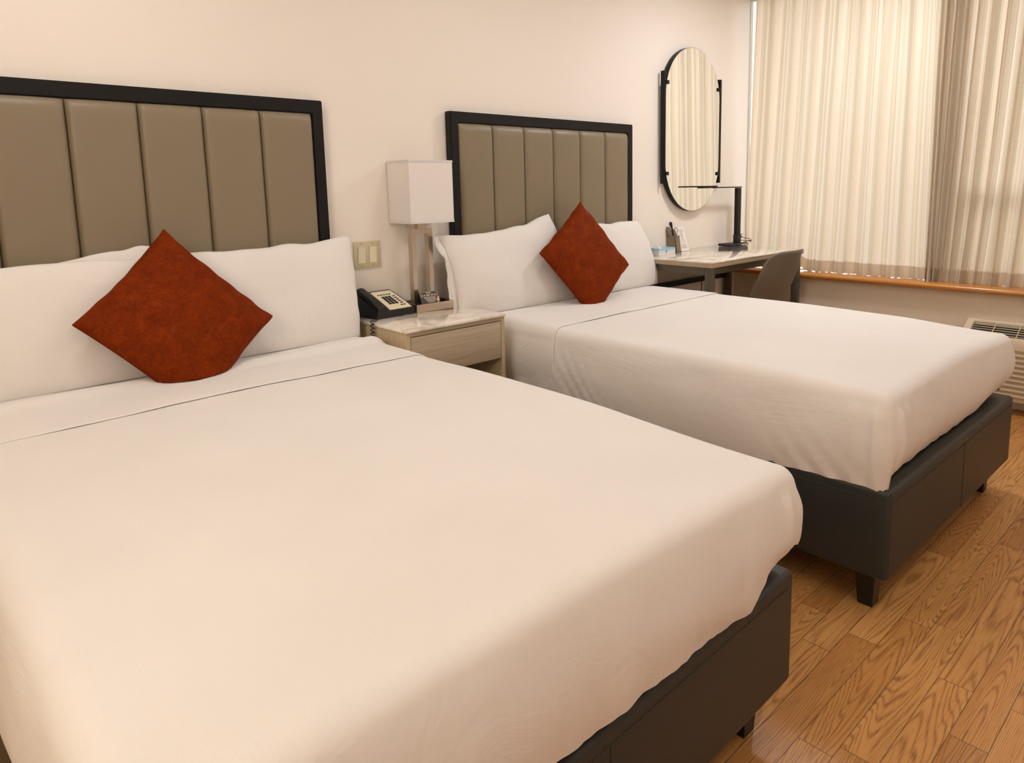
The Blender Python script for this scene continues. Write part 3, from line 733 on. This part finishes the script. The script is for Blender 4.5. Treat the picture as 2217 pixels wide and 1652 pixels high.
# ------------------------------------------------------------------ wall mirror
t = thing('wall_mirror', (1.86, .02, 1.0), 'tall rounded mirror with black side bars on the wall above the desk', 'mirror')
mx0, mx1, mzb, mzt = 1.573, 2.149, 1.066, 2.064; my = -.004; r_ = (mx1-mx0)/2; mc = (mx0+mx1)/2
rz = .295
def pill(rx, rz_, z0, z1, n=40):
    return [(mc+rx*math.cos(PI*k/n), z1-rz_+rz_*math.sin(PI*k/n)) for k in range(n+1)]+[(mc-rx*math.cos(PI*k/n), z0+rz_-rz_*math.sin(PI*k/n)) for k in range(n+1)]
o1 = pill(r_, rz, mzb, mzt); o2 = pill(r_-.004, rz-.004, mzb+.004, mzt-.004)
obj('backing', prism(nb(), o1, 1, my+.0012, WY-.012), 'black_metal', t, auto=30)
obj('glass', prism(nb(), pill(r_-.0015, rz-.0015, mzb+.0015, mzt-.0015), 1, my, my+.0011), 'mirror', t)
for s, x0, x1 in ((-1, mx0-.014, mx0-.001), (1, mx1+.001, mx1+.022)):
    bar = boxobj('side_bar', 'black_metal', t, x0, x1, -.006, WY-.016, 1.240, 1.900, bev=.001)
    LOC[bar.name] = LOC[t.name]
    for z in (1.30, 1.835):
        xa, xb = (x1-.006, x1+.026) if s < 0 else (x0-.026, x0+.006)
        boxobj('clip', 'black_metal', bar, xa, xb, -.012, -.0062, z-.011, z+.011, bev=.001)

# ------------------------------------------------------------------ desk
DX0, DX1, DY0, DY1, DZ, DZ0 = 1.296, 2.339, -.524, .036, .8195, .7872
t = thing('desk', ((DX0+DX1)/2, -.26, 0), 'writing desk with marble top and dark metal frame in the window corner', 'desk')
boxobj('marble_top', 'marble', t, DX0, DX1, DY0, DY1, DZ-.008, DZ, bev=.0015)
boxobj('wood_edge', 'desk_edge', t, DX0+.002, DX1-.002, DY0+.002, DY1, DZ0, DZ-.0082, bev=.001)
lw = .044; za = DZ0-.0005
for lx in (DX0+.012, DX1-.012-lw):
    for ly in (DY0+.012, DY1-.012-lw): boxobj('leg', 'dark_metal', t, lx, lx+lw*.8, ly, ly+lw, 0, za, bev=.0015)
for ly in (DY0+.018, DY1-.012-lw): boxobj('rail', 'dark_metal', t, DX0+.05, DX1-.05, ly, ly+.03, za-.038, za)
for lx in (DX0+.016, DX1-.045): boxobj('rail', 'dark_metal', t, lx, lx+.028, DY0+.06, DY1-.06, za-.038, za)
boxobj('back_stretcher', 'black_metal', t, DX0+.05, DX1-.05, DY1-.03, DY1-.012, .60, .632)
b = nb(); tube(b, [(1.98, .0, .60), (1.95, -.02, .54), (1.88, -.03, .50), (1.84, -.02, .46), (1.90, -.02, .42), (1.93, -.01, .3)], .003, 6); 
o = obj('power_cord', b, 'black_plastic', None, smooth=True); setp(o, 'thin black cord hanging beneath the desk at the wall', 'cord')

# desk lamp
t = thing('desk_lamp', (2.235, -.07, DZ), 'slim black swing-arm desk lamp on the desk near the curtain', 'desk lamp')
ra = Matrix.Rotation(math.radians(-6), 3, 'Z')
b = nb(); box(b, 2.135, 2.325, -.125, -.02, DZ+.0005, DZ+.019, bev=.004, rot=ra); obj('base', b, 'black_plastic', t, auto=40)
b = nb(); box(b, 2.245, 2.315, -.1275, -.1262, DZ+.006, DZ+.013, rot=ra, piv=(2.23, -.0725, 0)); obj('base_display', b, 'print_light', t)
b = nb(); box(b, 2.252, 2.308, -.080, -.060, DZ+.019, 1.205, bev=.003); obj('post', b, 'black_metal', t, auto=40)
b = nb(); box(b, 2.25, 2.31, -.084, -.056, DZ+.018, DZ+.075, bev=.004); obj('hinge', b, 'black_plastic', t, auto=40)
b = nb(); box(b, 1.985, 2.31, -.083, -.057, 1.206, 1.2135, bev=.002); obj('lower_arm', b, 'black_metal', t, auto=40)
b = nb(); box(b, 1.775, 2.010, -.085, -.055, 1.2137, 1.222, bev=.002); obj('light_head', b, 'black_metal', t, auto=40)
b = nb()
tube(b, [(2.25, -.083, DZ+.04)]+[(2.28-.10*math.cos(a), -.13-.03*math.sin(a*1.3), DZ+.006+.03*math.sin(a*.9)) for a in [k*.35 for k in range(9)]][::-1], .0022, 6)
tube(b, [(2.30, -.084, DZ+.055), (2.34, -.09, DZ+.047), (2.385, -.10, DZ+.04), (2.40, -.11, DZ+.03), (2.37, -.12, DZ+.018)], .0022, 6)
tube(b, [(2.248+.035*(1-math.cos(a)), -.085+.015*math.sin(a), DZ+.05+.0024*a) for a in [k*.5 for k in range(30)]], .002, 6)
obj('cord', b, 'black_plastic', t, smooth=True)

# organizer leaning against the wall
t = thing('desk_organizer', (1.64, 0, DZ), 'taupe upright desk caddy leaning on the wall holding writing things', 'desk caddy')
lean = Matrix.Rotation(math.radians(-9), 3, 'X'); piv = (1.66, -.055, DZ)
def lb(bm, *a, **k): return box(bm, *a, rot=lean, piv=piv, **k)
b = nb(); X0, X1, Y0, Y1 = 1.616, 1.662, -.055, .005
lb(b, X0, X0+.003, Y0, Y1, DZ, DZ+.105); lb(b, X1-.003, X1, Y0, Y1, DZ, DZ+.105); lb(b, X0, X1, Y0, Y1, DZ, DZ+.004)
lb(b, X0, X0+.012, Y0, Y0+.003, DZ, DZ+.105); lb(b, X1-.010, X1, Y0, Y0+.003, DZ, DZ+.105); lb(b, X0+.012, X1-.010, Y0, Y0+.003, DZ, DZ+.090)
obj('front_pocket', b, 'organizer', t)
b = nb(); lb(b, X0, X1, Y1, Y1+.003, DZ, DZ+.175); obj('back_board', b, 'organizer', t)
b = nb(); lb(b, X0+.004, X1-.004, -.027, -.025, DZ+.004, DZ+.145); obj('divider', b, 'organizer', t)
b = nb()
tube(b, [(1.634, -.03, DZ+.02), (1.632, -.012, DZ+.12), (1.626, -.006, DZ+.155), (1.619, -.004, DZ+.172), (1.616, -.006, DZ+.184)], [.004, .005, .006, .011, .009], 10)
o = obj('black_pen', b, 'black_plastic', None, smooth=True); setp(o, 'black round-ended pen standing in the desk caddy', 'pen')
b = nb(); tube(b, [(1.650, -.045, DZ+.02), (1.646, -.03, DZ+.115), (1.640, -.022, DZ+.150)], .0045, 8)
for k in range(4): tube(b, [(1.641+.002*k, -.026-.002*k, DZ+.150-.010*k), (1.651+.002*k, -.028-.002*k, DZ+.145-.010*k)], .004, 7)
o = obj('metal_opener', b, 'chrome', None, smooth=True); setp(o, 'small shiny metal tool beside the black pen in the desk caddy', 'tool')
# notice card leaning on wall
t = thing('notice_card', (1.77, -.02, DZ), 'white printed notice card with a crossed-circle symbol leaning on the wall by the caddy', 'card')
c0, c1 = Vector((1.700, -.028, DZ+.0006)), Vector((1.786, -.028, DZ+.0006)); up_ = Vector((.004, .053, .150))
nn_ = (c1-c0).cross(up_).normalized()
if nn_.y > 0: nn_ = -nn_
def cp(a, w, h=0): return c0+(c1-c0)*a+up_*w+nn_*h
b = nb(); V0 = [b.verts.new(cp(a, w, 0)) for a, w in ((0, 0), (1, 0), (1, 1), (0, 1))]; V1 = [b.verts.new(cp(a, w, .0012)) for a, w in ((0, 0), (1, 0), (1, 1), (0, 1))]
b.faces.new(V0); b.faces.new(V1)
for i in range(4): b.faces.new((V0[i], V0[(i+1) % 4], V1[(i+1) % 4], V1[i]))
obj('card', b, 'white_card', t)
def q(bm, a0, a1, w0, w1): bm.faces.new([bm.verts.new(cp(a, w, .0016)) for a, w in ((a0, w0), (a1, w0), (a1, w1), (a0, w1))])
b = nb(); random.seed(3)
q(b, .22, .27, .86, .93); 
for w, a0, a1, h in ((.855, .28, .82, .018), (.80, .25, .8, .022), (.47, .33, .66, .016), (.41, .25, .75, .012), (.37, .22, .8, .012), (.26, .25, .72, .026), (.19, .15, .8, .026), (.12, .12, .82, .026)):
    x = a0
    while x < a1: dx = random.uniform(.05, .12); q(b, x, min(x+dx, a1), w-h/2, w+h/2); x += dx+.025
def ringq(bm, ca, cw, ra_, rw, th):
    for k in range(24):
        A0, A1 = 2*PI*k/24, 2*PI*(k+1)/24
        bm.faces.new([bm.verts.new(cp(ca+ra_*s_*math.cos(A), cw+rw*s_*math.sin(A), .0016)) for A, s_ in ((A0, 1), (A1, 1), (A1, 1-th), (A0, 1-th))])
ringq(b, .5, .68, .17, .075, .16); ringq(b, .52, .56, .14, .05, .2)
bm_ = b; bm_.faces.new([bm_.verts.new(cp(a, w, .0017)) for a, w in ((.38, .72), (.41, .73), (.62, .64), (.59, .63))])
obj('printed_symbols', b, 'print_grey', t)
b = nb(); q(b, .43, .62, .585, .60); obj('red_mark', b, 'print_red', t)
# tissue box
t = thing('tissue_box', (1.45, -.06, DZ), 'low blue and white tissue box on the desk beside the pillow', 'tissue box')
tb = boxobj('carton', 'box_blue', t, 1.37, 1.53, -.105, -.02, DZ+.0005, DZ+.042, bev=.001)
b = nb()
def tf(u, v):
    a = 2*PI*u; r = .022*(1-v*.75)*(1+.25*math.sin(3*a)); return (1.415+r*1.2*math.cos(a)-.02*v, -.062+r*math.sin(a), DZ+.042+.022*v+.004*math.sin(2*a)*v)
grid(b, tf, 28, 8, True); obj('tissue', b, 'tissue', t, smooth=True)
b = nb(); n = 14
vs_ = [b.verts.new((1.44+.006*math.cos(2*PI*k/n)+.004*math.sin(2*PI*k/n), -.1056, DZ+.024+.012*math.sin(2*PI*k/n))) for k in range(n)]; b.faces.new(vs_)
obj('leaf_print', b, simple('blue_leaf_print', srgb(90, 140, 165), .5), t)

for o in S.objects:
    if o.parent is None and o.name.split('.')[0] in ('desk_lamp', 'desk_organizer', 'black_pen', 'metal_opener', 'notice_card', 'tissue_box'): o.location += Vector((.025, .010, 0))

# ------------------------------------------------------------------ chair
CX, CYB = 1.81, -.66
t = thing('shell_chair', (CX, -.45, 0), 'taupe shell chair tucked in at the desk', 'chair')
def chair_pt(u, v):
    # v 0 front lip of seat -> 1 top of backrest ; u across
    U = 2*u-1
    if v < .42: k = v/.42; y = -.20-.34*k; z = .455-.03*math.sin(PI*k*.8); w = .215+.015*k; side = .025+.03*k; wing = 0
    else:
        k = (v-.42)/.58
        y = -.54-.145*math.sin(k*PI/2)**.9-.045*k; z = .437+.42*k**1.08; w = .215-.03*k**4; wing = .075*min(1, k*2.2)*(1-.3*k)+.012; side = .055*(1-k)
    x = CX+U*w*(1-.02*abs(U)); 
    z2 = z+side*abs(U)**2.5
    y2 = y+(wing if v >= .42 else 0)*abs(U)**2.2
    if v > .9:
        z2 -= (v-.9)/.1*.035*abs(U)**6; y2 -= .008*((v-.9)/.1)**2
    return (x, y2, z2)
b = nb(); grid(b, chair_pt, 30, 44)
sh = obj('shell', b, 'chair', t, smooth=True)
md = sh.modifiers.new('thickness', 'SOLIDIFY'); md.thickness = .007; md.offset = 0
for sx in (-1, 1):
    for (ya, yb) in ((-.30, -.24), (-.50, -.58)):
        b = nb(); tube(b, [(CX+sx*.14, ya, .415), (CX+sx*.21, yb, .0)], [.016, .011], 10); obj('leg', b, 'black_metal', t, smooth=True)
b = nb(); tube(b, [(CX-.14, -.30, .414), (CX+.14, -.30, .414)], .01, 8); obj('under_frame', b, 'black_metal', t, smooth=True); b = nb(); tube(b, [(CX-.14, -.50, .414), (CX+.14, -.50, .414)], .01, 8); obj('under_frame', b, 'black_metal', t, smooth=True)

# ------------------------------------------------------------------ curtains
def curtain(name, label, ytop, ybot, nf, seed, x0=2.52, amp=.020, z0=.6565, z1=2.5, full=1.5, hemh=.075, hang=None, notch=(), leak=1):
    """ytop(s), ybot(s): y of fabric parameter s (0..1)"""
    t = thing(name, (x0, (ytop(0)+ytop(1))/2, z0), label, 'curtain')
    width = abs(ytop(1)-ytop(0))*full
    def shape(s, v, dx=0):   # v 0 bottom..1 top
        z_b = z0-.0042+max(0, .010*nz(s*34, seed)+.009*nz(s*80, seed+4)-.006*(1-leak))
        for c, w, h in notch: z_b += h*math.exp(-((s-c)/w)**2)
        y = ybot(s)+(ytop(s)-ybot(s))*v**.85
        ph = s*nf*2*PI+1.3*nz(s*5, seed)+.5*nz(s*3, v*1.5, seed)
        fine = s*nf*2.6*2*PI+2*nz(s*9, v*.8, seed+2)
        A = amp*(.7+1.1*abs(nz(s*6, seed+9)))
        x = x0+A*math.sin(ph)*(.75+.25*v)+.0035*math.sin(fine)*(.25+.9*v)+.016*nz(s*6, v*1.8, seed+5)
        x += .010*nz(s*30, v*9, seed+12)*max(0, 1-v*7)
        y += A*.35*math.cos(ph)+.004*nz(s*20, v*3, seed+7)
        if hang: 
            ddx, ddy = hang(s, v); x += ddx; y += ddy
        return Vector((min(x+dx, GX-.012), y, z_b+(z1-z_b)*v))
    NU, NV = 520, 60
    def build(v0, v1, dx, nv):
        b = nb(); uvl = b.loops.layers.uv.new('UVMap'); V = []
        for j in range(nv+1):
            v = v0+(v1-v0)*j/nv; V.append([b.verts.new(shape(i/NU, v, dx)) for i in range(NU+1)])
        for j in range(nv):
            for i in range(NU):
                f = b.faces.new((V[j][i], V[j][i+1], V[j+1][i+1], V[j+1][i]))
                for l, (a, c) in zip(f.loops, ((i, j), (i+1, j), (i+1, j+1), (i, j+1))): l[uvl].uv = (a/NU*width+seed*.37, (v0+(v1-v0)*c/nv)*(z1-z0))
        return b
    obj('drape', build(0, 1, 0, NV), 'curtain', t, smooth=True)
    vh = hemh/(z1-z0)
    obj('hem', build(0.0, vh, .005, 8), 'curtain', t, smooth=True)
    return t
lerp = lambda a, b, t: a+(b-a)*t
curtain('curtain', 'striped cream satin curtain panel hanging nearest the headboard wall', lambda s: lerp(-.045, -1.20, s**1.0), lambda s: lerp(.000, -1.225, s**1.12), 8, 3.1, notch=((.99, .013, .045), (.385, .012, .02), (.45, .012, .008), (.2, .01, .012), (.12, .012, .01), (.62, .01, .006)))
def hangB(s, v):
    g = math.exp(-(s/.16)**2); return (-.018*g, 0)
curtain('curtain', 'striped cream satin curtain panel with dark bunched folds, right of the panel gap', lambda s: lerp(-1.215, -2.0, s**1.35), lambda s: lerp(-1.215, -2.0, s**1.9), 11, 6.7, x0=2.495, amp=.03, full=2.2, hang=hangB, leak=0, notch=((.86, .012, .024), (.80, .008, .008)))
curtain('curtain', 'striped satin curtain panel outside the right edge, seen in the mirror', lambda s: lerp(-1.99, -2.75, s), lambda s: lerp(-1.99, -2.75, s), 8, 9.9)
b = nb(); tube(b, [(2.52, .03, 2.52), (2.52, -2.8, 2.52)], .012, 10)
o = obj('curtain_rod', b, 'black_metal', None, smooth=True); setp(o, 'black curtain rod above the window', 'curtain rod')

# ------------------------------------------------------------------ air conditioner under the sill
AY0, AY1 = -2.55, -1.455; AXF, AXB = 2.285, 2.438; AZ0, AZ1 = .075, .472
t = thing('air_conditioner', (AXB, (AY0+AY1)/2, AZ0), 'beige wall air conditioner with top grille and front louvres under the sill', 'air conditioner')
b = nb(); zf = .410
# housing outline in x-z with sloped top, hollow front for louvers
prism(b, [(AXB, AZ0), (AXF+.012, AZ0), (AXF+.012, .345), (AXF, .35), (AXF, zf-.01), (AXF+.006, zf), (AXF+.02, zf+.002), (AXF+.022, zf-.03), (AXB-.03, AZ1-.035), (AXB-.028, AZ1-.006), (AXB-.02, AZ1), (AXB, AZ1)], 1, AY0, AY1)
obj('housing', b, 'ac', t, auto=40)
for ya, yb in ((AY1-.035, AY1), (AY0, AY0+.035)):
    b = nb(); prism(b, [(AXF+.006, zf-.03), (AXF+.006, zf), (AXF+.02, zf+.003), (AXB-.02, AZ1), (AXB-.02, AZ1-.04)], 1, ya, yb); obj('end_cap', b, 'ac', t, auto=40)
g0, g1 = (AXF+.022, zf+.003), (AXB-.027, AZ1-.004)
b = nb(); prism(b, [(g0[0], g0[1]-.028), (g1[0], g1[1]-.028), (g1[0], g1[1]-.022), (g0[0], g0[1]-.022)], 1, AY0+.036, AY1-.036); obj('grille_shade_sheet', b, 'ac_gap_shade', t)  # dark sheet painting the shade between the grille bars
gr = None
for k in range(6):
    u = (k+.5)/6; x, z = g0[0]+(g1[0]-g0[0])*u, g0[1]+(g1[1]-g0[1])*u
    boxobj('grille_bar', 'ac', t, x-.0018, x+.0018, AY0+.03, AY1-.03, z-.0035, z)
k = 0; y = AY1-.14
while y > AY0+.05:
    b = nb(); prism(b, [(g0[0], g0[1]-.006), (g1[0], g1[1]-.006), (g1[0], g1[1]-.001), (g0[0], g0[1]-.001)], 1, y-.0018, y+.0018); obj('grille_rib', b, 'ac', t); y -= .115
b = nb(); box(b, AXF+.0125, AXF+.0135, AY0+.03, AY1-.02, AZ0+.05, .34); 
obj('louvre_shade_sheet', b, 'ac_gap_shade', t)  # thin dark sheet in place of the shade behind the louvres
nl = 9
for k in range(nl):
    z = .328-k*.0272
    b = nb(); prism(b, [(AXF+.012, z+.005), (AXF-.001, z+.001), (AXF-.001, z-.007), (AXF+.012, z-.004)], 1, AY0+.03, AY1-.02); obj('louvre', b, 'ac', t)

# ------------------------------------------------------------------ groups of repeats
GR = {'pillow': 'white pillows standing against the headboards', 'throw_pillow': 'rust velvet cushions, one on each bed', 'bed': 'the two beds', 'headboard': 'headboards behind the two beds', 'bed_sheet': 'white sheets on the two beds', 'curtain': 'striped curtains over the windows', 'ceiling_light': 'round ceiling lights'}
for o in S.objects:
    k = o.name.split('.')[0]
    if o.parent is None and k in GR and 'label' in o: o['group'] = GR[k]
